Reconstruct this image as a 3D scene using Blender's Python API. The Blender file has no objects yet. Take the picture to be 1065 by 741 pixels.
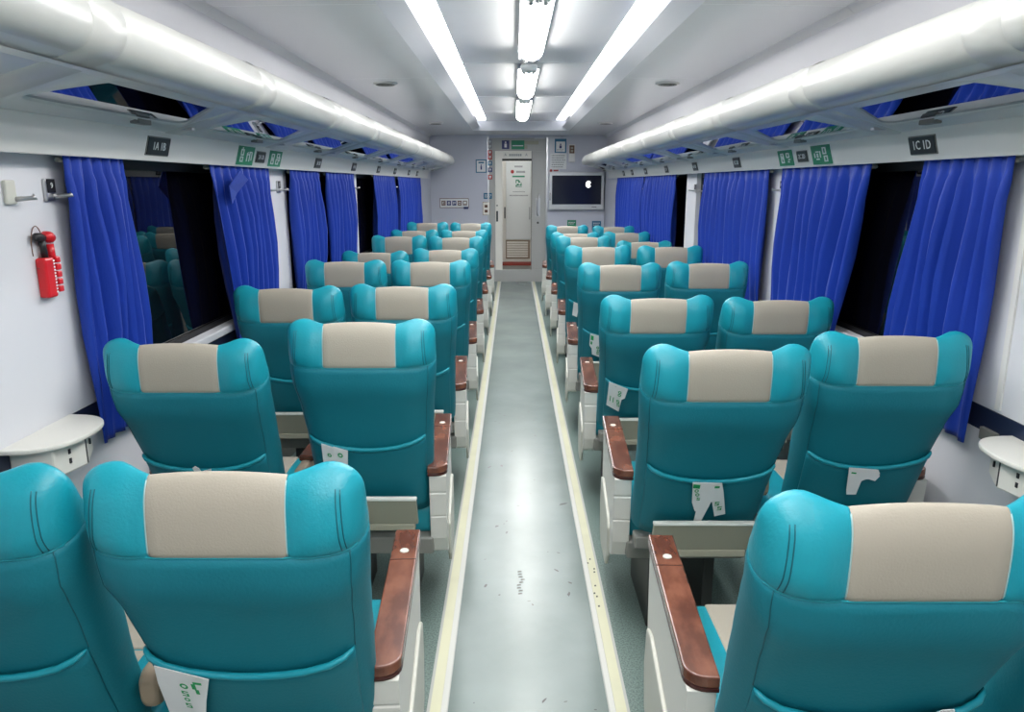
import bpy, bmesh, math, random
from mathutils import Vector, Matrix
random.seed(7)
S = bpy.context.scene
C = S.collection
R = math.radians
PI = math.pi

# ------------------------------------------------------------------ camera, world, exposure
cd = bpy.data.cameras.new('camera'); cam = bpy.data.objects.new('camera', cd); C.objects.link(cam)
cd.sensor_fit = 'HORIZONTAL'; cd.sensor_width = 36; cd.lens = 780/1065*36
cd.clip_start = .02; cd.clip_end = 100
cam.location = (0, 0, 1.612); cam.rotation_euler = (PI/2-.226, 0, .0019)
S.camera = cam
w = bpy.data.worlds.new('night'); S.world = w; w.use_nodes = True
w.node_tree.nodes['Background'].inputs[0].default_value = (.01, .012, .02, 1)
w.node_tree.nodes['Background'].inputs[1].default_value = .1
S.view_settings.view_transform = 'Standard'; S.view_settings.look = 'None'
S.view_settings.gamma = 1; S.view_settings.exposure = 0.46
LAMP = 22.0      # tube lamp diffusers
COVE = 12.0      # light strips along both edges of the ceiling trough

# ------------------------------------------------------------------ materials
def mat(name, col, rough=.5, spec=.5, metal=0, bump=None, var=None, emit=None, sheen=0, coat=0):
    m = bpy.data.materials.new(name); m.use_nodes = True
    nt = m.node_tree; b = nt.nodes['Principled BSDF']
    b.inputs['Base Color'].default_value = (*col, 1); b.inputs['Roughness'].default_value = rough
    b.inputs['Specular IOR Level'].default_value = spec; b.inputs['Metallic'].default_value = metal
    if sheen: b.inputs['Sheen Weight'].default_value = sheen
    if coat: b.inputs['Coat Weight'].default_value = coat; b.inputs['Coat Roughness'].default_value = .12
    if emit: b.inputs['Emission Color'].default_value = (*emit[0], 1); b.inputs['Emission Strength'].default_value = emit[1]
    tc = nt.nodes.new('ShaderNodeTexCoord')
    def noise(scale, detail, stretch=None):
        n = nt.nodes.new('ShaderNodeTexNoise'); n.inputs['Scale'].default_value = scale; n.inputs['Detail'].default_value = detail
        src = tc.outputs['Object']
        if stretch:
            mp = nt.nodes.new('ShaderNodeMapping'); mp.inputs['Scale'].default_value = stretch
            nt.links.new(src, mp.inputs[0]); src = mp.outputs[0]
        nt.links.new(src, n.inputs['Vector']); return n
    if var:                                   # (scale, detail, dark colour, lo, hi, stretch)
        n = noise(var[0], var[1], var[5] if len(var) > 5 else None)
        r = nt.nodes.new('ShaderNodeValToRGB'); r.color_ramp.elements[0].position = var[3]; r.color_ramp.elements[1].position = var[4]
        r.color_ramp.elements[0].color = (*var[2], 1); r.color_ramp.elements[1].color = (*col, 1)
        nt.links.new(n.outputs['Fac'], r.inputs[0]); nt.links.new(r.outputs[0], b.inputs['Base Color'])
    if bump:                                  # (scale, strength, stretch)
        n = noise(bump[0], 4, bump[2] if len(bump) > 2 else None)
        bp = nt.nodes.new('ShaderNodeBump'); bp.inputs['Strength'].default_value = bump[1]; bp.inputs['Distance'].default_value = .01
        nt.links.new(n.outputs['Fac'], bp.inputs['Height']); nt.links.new(bp.outputs[0], b.inputs['Normal'])
    return m
M = {}
M['teal'] = mat('teal leather', (.009, .285, .355), .38, .45, bump=(160, .10), var=(3, 3, (.005, .255, .33), .3, .7))
M['teal_shaded'] = mat('shaded teal matte leather', (.0045, .18, .232), .55, .35, bump=(160, .10), var=(3, 3, (.004, .162, .212), .3, .7))  # darker than the headrest teal: weaker light on the backs put into the colour
M['piping'] = mat('teal piping', (.012, .29, .35), .4)
M['beige'] = mat('beige leather', (.37, .335, .275), .5, .35, bump=(260, .10))
M['beige_arm'] = mat('taupe leather', (.36, .28, .20), .5, .35, bump=(160, .1))
M['stitch'] = mat('stitching thread', (.34, .52, .52), .7)
M['seamdark'] = mat('dark teal seam', (.003, .10, .13), .6)
M['wood'] = mat('reddish burl wood', (.20, .072, .040), .25, .5, var=(16, 7, (.095, .028, .015), .38, .60, (1, .45, 1)), coat=.3)
M['wood_edge'] = mat('dark wood edge', (.05, .010, .007), .3)
M['ivory'] = mat('ivory plastic', (.66, .65, .60), .38, .4, bump=(30, .03))
M['ivory2'] = mat('greyed ivory plastic', (.55, .55, .49), .42)
M['foot'] = mat('olive beige painted steel', (.36, .35, .27), .45)
M['footlip'] = mat('pale steel lip', (.70, .71, .66), .35)
M['steel_dark'] = mat('dark steel', (.03, .032, .03), .5)
M['steel_grey'] = mat('grey steel', (.20, .20, .18), .45)
M['metal'] = mat('brushed metal', (.55, .55, .56), .3, metal=1)
M['white'] = mat('white laminate wall', (.64, .645, .68), .45, .4)
M['lav'] = mat('pale lavender grey laminate', (.56, .57, .645), .5, .4)
M['ceil'] = mat('white gloss ceiling laminate', (.95, .95, .95), .17, .5, bump=(1.1, .14))
M['trough'] = mat('white gloss trough panel', (.90, .90, .91), .16, .6, bump=(1.6, .15))
M['rack'] = mat('white moulded plastic', (.58, .58, .55), .28, .5)
M['rackpanel'] = mat('grey white moulded plastic', (.66, .67, .66), .28, .5)
M['rail'] = mat('off white rail', (.72, .71, .68), .4)
M['mirror'] = mat('tinted rack glass', (.40, .41, .46), .02, .5, metal=1)
M['glass'] = mat('night window glass', (.002, .002, .003), .015, .5)
M['rubber'] = mat('black rubber', (.006, .006, .008), .6)
M['navy'] = mat('dark navy channel', (.012, .02, .05), .4)
M['curtain'] = mat('royal blue curtain', (.006, .038, .33), .55, .3, bump=(220, .12, (1, 1, .2)), sheen=.08)
M['floor_aisle'] = mat('worn grey green vinyl', (.205, .25, .237), .25, .5, var=(2.2, 8, (.158, .20, .188), .34, .66), bump=(5, .06))
M['floor_side'] = mat('speckled green vinyl', (.20, .27, .245), .5, .4, var=(170, 2, (.11, .155, .14), .38, .62))
M['strip_y'] = mat('pale yellow luminous strip', (.64, .63, .45), .45, var=(5, 5, (.57, .56, .40), .2, .5))
M['strip_w'] = mat('white strip edge', (.62, .62, .58), .45)
M['strip_g'] = mat('aluminium strip edge', (.45, .46, .43), .4)
M['scuff'] = mat('dark scuff', (.05, .055, .05), .6)
M['paper'] = mat('white tissue paper', (.80, .80, .80), .8, .2, bump=(25, .15))
M['green'] = mat('green print', (.01, .33, .10), .6)
M['signgreen'] = mat('green sign', (.005, .23, .11), .45)
M['black'] = mat('black plate', (.012, .012, .014), .4)
M['ink_w'] = mat('white print', (.75, .76, .76), .5)
M['ink_g'] = mat('grey print', (.30, .30, .31), .6)
M['ink_k'] = mat('black print', (.02, .02, .025), .6)
M['ink_b'] = mat('blue print', (.02, .14, .26), .5)
M['ink_navy'] = mat('navy print', (.03, .04, .16), .5)
M['ink_r'] = mat('red print', (.40, .03, .03), .5)
M['ink_br'] = mat('brown print', (.14, .06, .035), .5)
M['red'] = mat('red plastic', (.60, .012, .02), .3, .5)
M['redfloor'] = mat('red threshold mat', (.30, .03, .015), .6)
M['door_grey'] = mat('grey steel door', (.42, .42, .40), .45)
M['door_white'] = mat('white inner door', (.78, .80, .78), .4)
M['door_cream'] = mat('cream door jamb', (.86, .83, .75), .4)
M['tvw'] = mat('light grey TV casing', (.66, .67, .69), .35)
M['screen'] = mat('dark TV screen', (.012, .014, .03), .12, .5)
M['logo'] = mat('lit screen logo', (.8, .8, .8), .5, emit=((1, 1, 1), .9))
M['lamp'] = mat('lit lamp diffuser', (.9, .9, .9), .4, emit=((1, .985, .95), LAMP))
M['cove'] = mat('lit light strip', (.9, .9, .9), .4, emit=((.96, .98, 1), COVE))
M['lamp_cap'] = mat('clear lamp end', (.88, .87, .82), .2, .6)

# ------------------------------------------------------------------ mesh helpers
class MB:
    def __init__(s): s.v = []; s.f = []; s.sm = []; s.mi = []
    def add(s, vs, fs, smooth=False, mi=0):
        o = len(s.v); s.v += [tuple(v) for v in vs]
        for f in fs: s.f.append(tuple(i+o for i in f)); s.sm.append(smooth); s.mi.append(mi)
        return s
    def box(s, x0, x1, y0, y1, z0, z1, mi=0, xf=None):
        vs = [(x, y, z) for x in (x0, x1) for y in (y0, y1) for z in (z0, z1)]
        if xf: vs = [xf(Vector(v)) for v in vs]
        return s.add(vs, [(0, 1, 3, 2), (4, 6, 7, 5), (0, 4, 5, 1), (2, 3, 7, 6), (0, 2, 6, 4), (1, 5, 7, 3)], mi=mi)
    def grid(s, rows, smooth=True, mi=0, closed=False):
        n = len(rows[0]); vs = [p for r in rows for p in r]; fs = []
        for i in range(len(rows)-1):
            for j in range(n if closed else n-1):
                k = (j+1) % n
                fs.append((i*n+j, i*n+k, (i+1)*n+k, (i+1)*n+j))
        return s.add(vs, fs, smooth, mi)
    def prism(s, poly, axis, a, b, mi=0, smooth=False):     # poly: 2d points on the other two axes
        n = len(poly)
        def P(p, t):
            return (t, p[0], p[1]) if axis == 'x' else ((p[0], t, p[1]) if axis == 'y' else (p[0], p[1], t))
        vs = [P(p, a) for p in poly]+[P(p, b) for p in poly]
        fs = [tuple(range(n))[::-1], tuple(range(n, 2*n))]+[(i, (i+1) % n, n+(i+1) % n, n+i) for i in range(n)]
        return s.add(vs, fs, smooth, mi)
    def tube(s, pts, r, seg=8, mi=0, cap=True):
        pts = [Vector(p) for p in pts]; rows = []; up = None
        for i, p in enumerate(pts):
            t = (pts[min(i+1, len(pts)-1)]-pts[max(i-1, 0)]).normalized()
            if up is None: up = t.orthogonal().normalized()
            up = (up-t*up.dot(t)).normalized(); q = t.cross(up)
            rr = r[i] if isinstance(r, (list, tuple)) else r
            rows.append([p+(up*math.cos(2*PI*k/seg)+q*math.sin(2*PI*k/seg))*rr for k in range(seg)])
        o = len(s.v); s.grid(rows, True, mi, closed=True)
        if cap: s.f += [tuple(o+k for k in range(seg)), tuple(o+(len(pts)-1)*seg+k for k in range(seg))]; s.sm += [False]*2; s.mi += [mi]*2
        return s
    def mesh(s, name, mats, bevel=0, merge=True, seg=2):
        me = bpy.data.meshes.new(name); me.from_pydata(s.v, [], s.f)
        for m in (mats if isinstance(mats, (list, tuple)) else [mats]): me.materials.append(m)
        me.polygons.foreach_set('use_smooth', s.sm); me.polygons.foreach_set('material_index', s.mi)
        bm = bmesh.new(); bm.from_mesh(me)
        if merge: bmesh.ops.remove_doubles(bm, verts=bm.verts, dist=1e-5)
        bmesh.ops.recalc_face_normals(bm, faces=bm.faces)
        if bevel:
            es = [e for e in bm.edges if len(e.link_faces) == 2 and e.calc_face_angle(0) > .5]
            bmesh.ops.bevel(bm, geom=es, offset=bevel, segments=seg, profile=.5, affect='EDGES', clamp_overlap=True)
            
            if bevel >= .012:
                for f in bm.faces: f.smooth = True
        bm.to_mesh(me); bm.free()
        if bevel >= .012 and hasattr(me, 'set_sharp_from_angle'): me.set_sharp_from_angle(angle=R(50))
        return me
    def build(s, name, mats, parent=None, bevel=0, **k):
        o = bpy.data.objects.new(name, s.mesh(name, mats, bevel, **k)); C.objects.link(o)
        if parent: o.parent = parent
        return o
def obj(name, me, parent=None, loc=(0, 0, 0)):
    o = bpy.data.objects.new(name, me); C.objects.link(o); o.location = loc
    if parent: o.parent = parent
    return o
def tag(o, label=None, cat=None, group=None, kind=None):
    if label: o['label'] = label
    if cat: o['category'] = cat
    if group: o['group'] = group
    if kind: o['kind'] = kind
    return o
def thing(name, label, cat, loc=(0, 0, 0), group=None):
    o = bpy.data.objects.new(name, None); C.objects.link(o); o.location = loc; o.empty_display_size = .1
    return tag(o, label, cat, group)
def struct(o): o['kind'] = 'structure'; return o
FONT = None
def text_mesh(txt, size, m, ext=.0006):
    cu = bpy.data.curves.new('t', 'FONT'); cu.body = txt; cu.size = size; cu.align_x = 'CENTER'; cu.align_y = 'CENTER'; cu.extrude = ext
    cu.resolution_u = 2; cu.space_line = .85
    o = bpy.data.objects.new('t', cu); C.objects.link(o)
    bpy.context.view_layer.update()
    me = bpy.data.meshes.new_from_object(o.evaluated_get(bpy.context.evaluated_depsgraph_get()))
    bpy.data.objects.remove(o); bpy.data.curves.remove(cu); me.materials.clear(); me.materials.append(m)
    return me
def text(txt, size, m, parent, mtx, name='lettering'):
    o = obj(name, text_mesh(txt, size, m), parent); o.matrix_local = mtx; return o
def basis(org, ex, ey):
    ex = Vector(ex).normalized(); ey = Vector(ey).normalized(); ez = ex.cross(ey)
    return Matrix(((ex.x, ey.x, ez.x, org[0]), (ex.y, ey.y, ez.y, org[1]), (ex.z, ey.z, ez.z, org[2]), (0, 0, 0, 1)))
def lerp(tab, t):
    if t <= tab[0][0]: return tab[0][1]
    for (a, x), (b, y) in zip(tab, tab[1:]):
        if t <= b:
            k = (t-a)/(b-a); k = k*k*(3-2*k); return x+(y-x)*k
    return tab[-1][1]

# ------------------------------------------------------------------ the car shell
CX = .07                     # centre line of the car
WL, WR = CX-1.43, CX+1.43    # side walls
Y0, Y1 = -2.2, 12.6          # rear end / end wall
SL0, SL1 = -.262, -.232      # floor strips: left outer..inner
AC = .047                    # centre of the aisle

def shell():
    # floor
    fl = MB().box(WL-.05, WR+.05, Y0, Y1, -.06, 0).build('floor', M['floor_side']); struct(fl)
    a = .292
    MB().box(AC-a, AC+a, Y0, Y1-.02, 0, .003).build('aisle_runner', M['floor_aisle'], fl)
    for s in (-1, 1):
        x = AC+s*.285
        MB().box(x-.033, x+.033, Y0, Y1-.02, .003, .006).build('strip_base', M['strip_g'], fl)
        q = x+s*.006
        MB().box(q-.017, q+.017, Y0, Y1-.02, .006, .0085).build('luminous_strip', M['strip_y'], fl)
        q = x-s*.021
        MB().box(q-.009, q+.009, Y0, Y1-.02, .006, .0095).build('strip_edge', M['strip_w'], fl)
    # scuffs on the aisle vinyl
    rnd = random.Random(3); mb = MB()
    for i in range(46):
        cx = AC+rnd.uniform(-.22, .22); cy = rnd.uniform(1.9, 6); r = rnd.uniform(.002, .006)*(2 if i % 9 == 0 else 1); an = rnd.uniform(0, 3)
        ln = rnd.uniform(1, 3.5)
        pts = []
        for k in range(7):
            t = 2*PI*k/7; u, v_ = r*ln*math.cos(t)*rnd.uniform(.6, 1.2), r*math.sin(t)*rnd.uniform(.6, 1.2)
            pts.append((cx+u*math.cos(an)-v_*math.sin(an), cy+u*math.sin(an)+v_*math.cos(an), .0034))
        mb.add(pts, [tuple(range(7))])
    for k in range(9):
        cx, cy = .03+rnd.uniform(-.01, .01), 2.72+k*.022
        mb.add([(cx-.009, cy, .0034), (cx+.009, cy+.004, .0034), (cx+.007, cy+.013, .0034), (cx-.008, cy+.011, .0034)], [(0, 1, 2, 3)])
    for k in range(8):
        cx, cy = AC+.285+rnd.uniform(-.01, .015), 2.62+k*.06*rnd.uniform(.6, 1.2)
        mb.add([(cx-.004, cy, .0088), (cx+.004, cy+.002, .0088), (cx+.003, cy+.014, .0088), (cx-.003, cy+.012, .0088)], [(0, 1, 2, 3)])
    tag(mb.build('floor_scuffs', M['scuff'], fl), kind='stuff')

    # window openings along the car (same on both sides)
    wins = [(2.38, 4.08), (4.60, 6.30), (6.66, 8.44), (8.90, 10.80)]
    zs, zt = .94, 1.70
    n_win = 0; n_trim = 0
    for s, side, X in ((-1, 'left', WL), (1, 'right', WR)):
        o = s*.10
        def bx(mb, xa, xb, *r): return mb.box(min(xa, xb), max(xa, xb), *r)
        mb = MB()
        bx(mb, X, X+o, Y0, Y1, 0, .84)                               # lower wall
        bx(mb, X+s*.012, X+o, Y0, Y1, .84, .92)                      # behind the channel
        bx(mb, X, X+o, Y0, Y1, .92, zs)
        bx(mb, X, X+o, Y0, Y1, zt, 2.42)
        ys = [Y0]+[t for w_ in wins for t in w_]+[Y1]
        for i in range(0, len(ys), 2): bx(mb, X, X+o, ys[i], ys[i+1], zs, zt)
        wall = struct(mb.build('wall_'+side, M['white'], merge=False))
        if side == 'left': wall_l = wall
        else: wall_r = wall
        bx(MB(), X-s*.001, X+s*.012, Y0, 11.2, .842, .918).build('dado_channel', M['navy'], wall)
        # slightly proud wall panels on the pillars: seam strips
        for y in ([1.80] if s < 0 else [2.225]):
            bx(MB(), X-s*.006, X, y-.012, y+.012, .93, 1.68).build('panel_seam', M['rail'], wall)
        # far bare stretch in the colour of the end wall
        bx(MB(), X-s*.004, X, 10.9, Y1-.001, .0, 1.69).build('end_panel', M['lav'], wall)
        for (a, b) in wins:
            n_win += 1
            fr = MB()
            bx(fr, X+s*.035, X+s*.07, a, a+.05, zs, zt); bx(fr, X+s*.035, X+s*.07, b-.05, b, zs, zt)
            bx(fr, X+s*.035, X+s*.07, a+.05, b-.05, zs, zs+.04); bx(fr, X+s*.035, X+s*.07, a+.05, b-.05, zt-.04, zt)
            f = struct(fr.build('window_%d' % n_win, M['rubber'], bevel=.004))
            bx(MB(), X+s*.048, X+s*.058, a+.04, b-.04, zs+.03, zt-.03).build('pane', M['glass'], f)
            bx(MB(), X-s*.022, X+s*.036, a, b, zs-.015, zs+.02).build('sill', M['white'], f, bevel=.006)
        # sloping rail above the windows, one continuous moulding
        n_trim += 1
        q = lambda xi: CX+s*xi
        poly = [(q(1.36), 1.69), (q(1.33), 1.795), (q(1.43), 1.80), (q(1.43), 1.695)]
        struct(MB().prism(poly, 'y', Y0, 11.55).build('trim_%d' % n_trim, M['rail'], bevel=.004))
        # skirting
        b = MB(); bx(b, X, X-s*.012, Y0, Y1, .0, .10); struct(b.build('baseboard_'+side, M['steel_grey']))
    # ceiling: lip of the trough .. crease .. cove, both sides, plus the trough itself
    TL, TR, TE, ZC = CX-.67, CX+.755, 11.6, 2.38
    rows = []
    mb = MB()
    for s in (-1, 1):
        lip = TL if s < 0 else TR
        sec = [(lip, ZC)]
        sec += [(CX+s*1.05, ZC-.004), (CX+s*1.39, ZC-.010), (CX+s*1.44, ZC-.05)]
        for (ya, yb) in [(Y0, 1.2), (1.2, 3.55), (3.55, 5.9), (5.9, 8.25), (8.25, 10.6), (10.6, TE)]:
            mb.grid([[(x, ya+.002, z) for x, z in sec], [(x, yb-.002, z) for x, z in sec]], False)
            mb.grid([[(x, yb-.002, z) for x, z in sec], [(x, yb, z+.004) for x, z in sec], [(x, yb+.002, z) for x, z in sec]], False)
        rows.append(sec)
    # flat end of the ceiling beyond the trough
    l, r = rows
    full = l[::-1]+r
    mb.grid([[(x, TE, z) for x, z in full], [(x, Y1+.05, z) for x, z in full]], False)
    ce = struct(mb.build('ceiling', M['ceil']))
    sol = ce.modifiers.new('thick', 'SOLIDIFY'); sol.thickness = .01; sol.offset = 1
    # trough: sloped fascias and top panels, all parts of the ceiling
    Zt = 2.56; Zp = 2.50
    fa = MB()
    fa.add([(TL, Y0, ZC), (TL, TE, ZC), (TL+.10, TE-.0, ZC+.055), (TL+.10, Y0, ZC+.055)], [(0, 1, 2, 3)])
    fa.add([(TL, Y0, ZC), (TL, TE, ZC), (TL-.01, TE, ZC+.06), (TL-.01, Y0, ZC+.06)], [(0, 1, 2, 3)])
    fa.build('fascia_left', M['white'], ce)
    fa = MB()
    fa.add([(TR, Y0, ZC), (TR, TE, ZC), (TR-.10, TE, ZC+.055), (TR-.10, Y0, ZC+.055)], [(0, 1, 2, 3)])
    fa.add([(TR, Y0, ZC), (TR, TE, ZC), (TR+.01, TE, ZC+.06), (TR+.01, Y0, ZC+.06)], [(0, 1, 2, 3)])
    fa.build('fascia_right', M['white'], ce)
    MB().add([(TL, TE, ZC), (TR, TE, ZC), (TR-.08, TE-.16, Zt), (TL+.08, TE-.16, Zt)], [(0, 1, 2, 3)]).build('fascia_end', M['white'], ce)
    MB().box(TL-.02, TR+.02, Y0, TE+.02, Zt+.005, Zt+.02).build('trough_roof', M['white'], ce)
    MB().add([(TL-.005, Y0, ZC+.05), (TL-.005, TE, ZC+.05), (TL-.005, TE, Zt+.02), (TL-.005, Y0, Zt+.02)], [(0, 1, 2, 3)]).build('trough_side', M['white'], ce)
    MB().add([(TR+.005, Y0, ZC+.05), (TR+.005, TE, ZC+.05), (TR+.005, TE, Zt+.02), (TR+.005, Y0, Zt+.02)], [(0, 1, 2, 3)]).build('trough_side', M['white'], ce)
    MB().box(TL-.03, TR+.03, TE+.004, TE+.016, ZC-.0+.012, Zt+.02).build('trough_end', M['white'], ce)
    ya = Y0
    for yb in [1.5, 3.75, 6.0, 8.25, 9.9, TE-.17]:
        MB().box(TL+.21, TR-.21, ya+.006, yb-.006, Zp, Zp+.012).build('trough_panel', M['trough'], ce, bevel=.004)
        if yb < TE-.5: MB().box(TL+.21, TR-.21, yb-.012, yb+.012, Zp+.008, Zp+.02).build('panel_joint', M['steel_grey'], ce)
        ya = yb
    # light strips above the fascia edges
    for nm, x, what in (('left', TL+.14, 'left'), ('right', TR-.14, 'right')):
        t = thing('light_strip', 'long white cove light strip along the %s edge of the ceiling recess' % what, 'light', (x, 0, Zt-.045))
        MB().box(-.064, .064, Y0, TE-.22, .02, .032).build('housing', M['white'], t)
        MB().box(-.058, .058, Y0+.05, TE-.25, 0, .02).build('diffuser', M['cove'], t)
    # end wall with the opening of the door
    PL, PR, PT = -.40, .535, 2.335
    mb = MB()
    mb.box(WL-.1, PL, Y1, Y1+.12, 0, 2.45); mb.box(PR, WR+.1, Y1, Y1+.12, 0, 2.45); mb.box(PL, PR, Y1, Y1+.12, PT, 2.45)
    we = struct(mb.build('wall_end', M['lav'], merge=False))
    MB().box(PL-.025, PL, Y1-.012, Y1, 0, PT+.02).build('edge_strip', M['metal'], we)
    MB().box(PR, PR+.025, Y1-.012, Y1, 0, PT+.02).build('edge_strip', M['metal'], we)
    MB().box(PR+.03, PR+.22, Y1-.006, Y1, 1.78, 2.36).build('wall_panel', M['white'], we)
    # rear wall behind the camera
    struct(MB().box(WL-.1, WR+.1, Y0-.1, Y0, 0, 2.6).build('wall_rear', M['white']))
    # vestibule beyond the door
    mb = MB().box(PL-.3, PR+.3, Y1+.12, 14.6, -.06, .20)
    vf = struct(mb.build('floor_vestibule', M['steel_grey']))
    MB().box(PL, PR, Y1-.0, Y1+.12, 0, .20).build('step_plate', M['door_grey'], vf)
    MB().box(-.2, .345, 13.3, 13.7, .20, .225).build('threshold_mat', M['redfloor'], vf)
    mb = MB().box(PL-.3, PL-.2, Y1+.12, 14.6, .2, 2.4); mb.box(PR+.2, PR+.3, Y1+.12, 14.6, .2, 2.4)
    struct(mb.build('wall_vestibule', M['door_cream']))
    struct(MB().box(PL-.3, PR+.3, Y1+.12, 14.6, 2.4, 2.45).build('ceiling_vestibule', M['white']))
    return wall_l, wall_r, we
WALL_L, WALL_R, WALL_E = shell()

# ------------------------------------------------------------------ ceiling lamps
def ceiling_lamp(y0, y1, label):
    t = thing('ceiling_lamp', label, 'lamp', (.115, (y0+y1)/2, 2.475), 'lamps in a line along the ceiling recess')
    h = (y1-y0)/2
    rows = []
    for y in [-h, -h+.02, -h+.05, h-.05, h-.02, h]:
        k = .62 if abs(y) >= h else (.88 if abs(abs(y)-(h-.02)) < 1e-6 else 1)
        rows.append([(.078*k*math.cos(a), y, -.012-.062*k*math.sin(a)) for a in [PI*i/14 for i in range(15)]])
    mb = MB().grid(rows); n = 15
    mb.add(rows[0], [tuple(range(n))]); mb.add(rows[-1], [tuple(range(n))])
    mb.build('diffuser', M['lamp'], t)
    MB().box(-.085, .085, -h-.02, h+.02, -.014, 0).build('base_plate', M['white'], t, bevel=.004)
    for s in (-1, 1):
        c = MB().box(-.062, .062, s*(h+.10)-.10, s*(h+.10)+.10, -.05, -.001)
        c.build('end_housing', M['lamp_cap'], t, bevel=.016)
        b = MB()
        for dx in (-.035, .035):
            b.tube([(dx, s*(h+.06), -.049), (dx, s*(h+.06), -.06)], .010, 8)
        b.tube([(0, s*(h+.13), -.049), (0, s*(h+.13), -.062)], .018, 10)
        b.build('screw', M['metal'], t)
ceiling_lamp(-.6, .95, 'lit tube lamp overhead just out of the picture')
ceiling_lamp(1.6, 3.1, 'lit tube lamp directly above the front seats')
ceiling_lamp(3.8, 5.3, 'largest lit tube lamp, at the top edge of the photo')
ceiling_lamp(6.05, 7.6, 'middle lit tube lamp of the three seen in the ceiling recess')
ceiling_lamp(8.25, 10.2, 'farthest lit tube lamp, next to the end wall')
for (x, y, l) in ((-1.0, 6.17, 'round ceiling vent left of the recess, nearer one'), (1.2, 6.17, 'round ceiling vent right of the recess, nearer one'),
                  (-1.0, 10.1, 'round ceiling vent left of the recess by the end wall'), (1.19, 10.1, 'round ceiling vent right of the recess by the end wall')):
    z = 2.376
    t = thing('ceiling_speaker', l, 'speaker', (x, y, z))  # flat round loudspeaker set in the ceiling, with a ringed grille
    MB().tube([(0, 0, .004), (0, 0, -.012)], [.10, .085], 24).build('rim', M['rail'], t)
    for k in range(3): 
        r = .03+.02*k
        MB().tube([(r*math.cos(a), r*math.sin(a), -.013) for a in [2*PI*i/20 for i in range(21)]], .004, 5).build('ring', M['steel_grey'], t)

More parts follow.
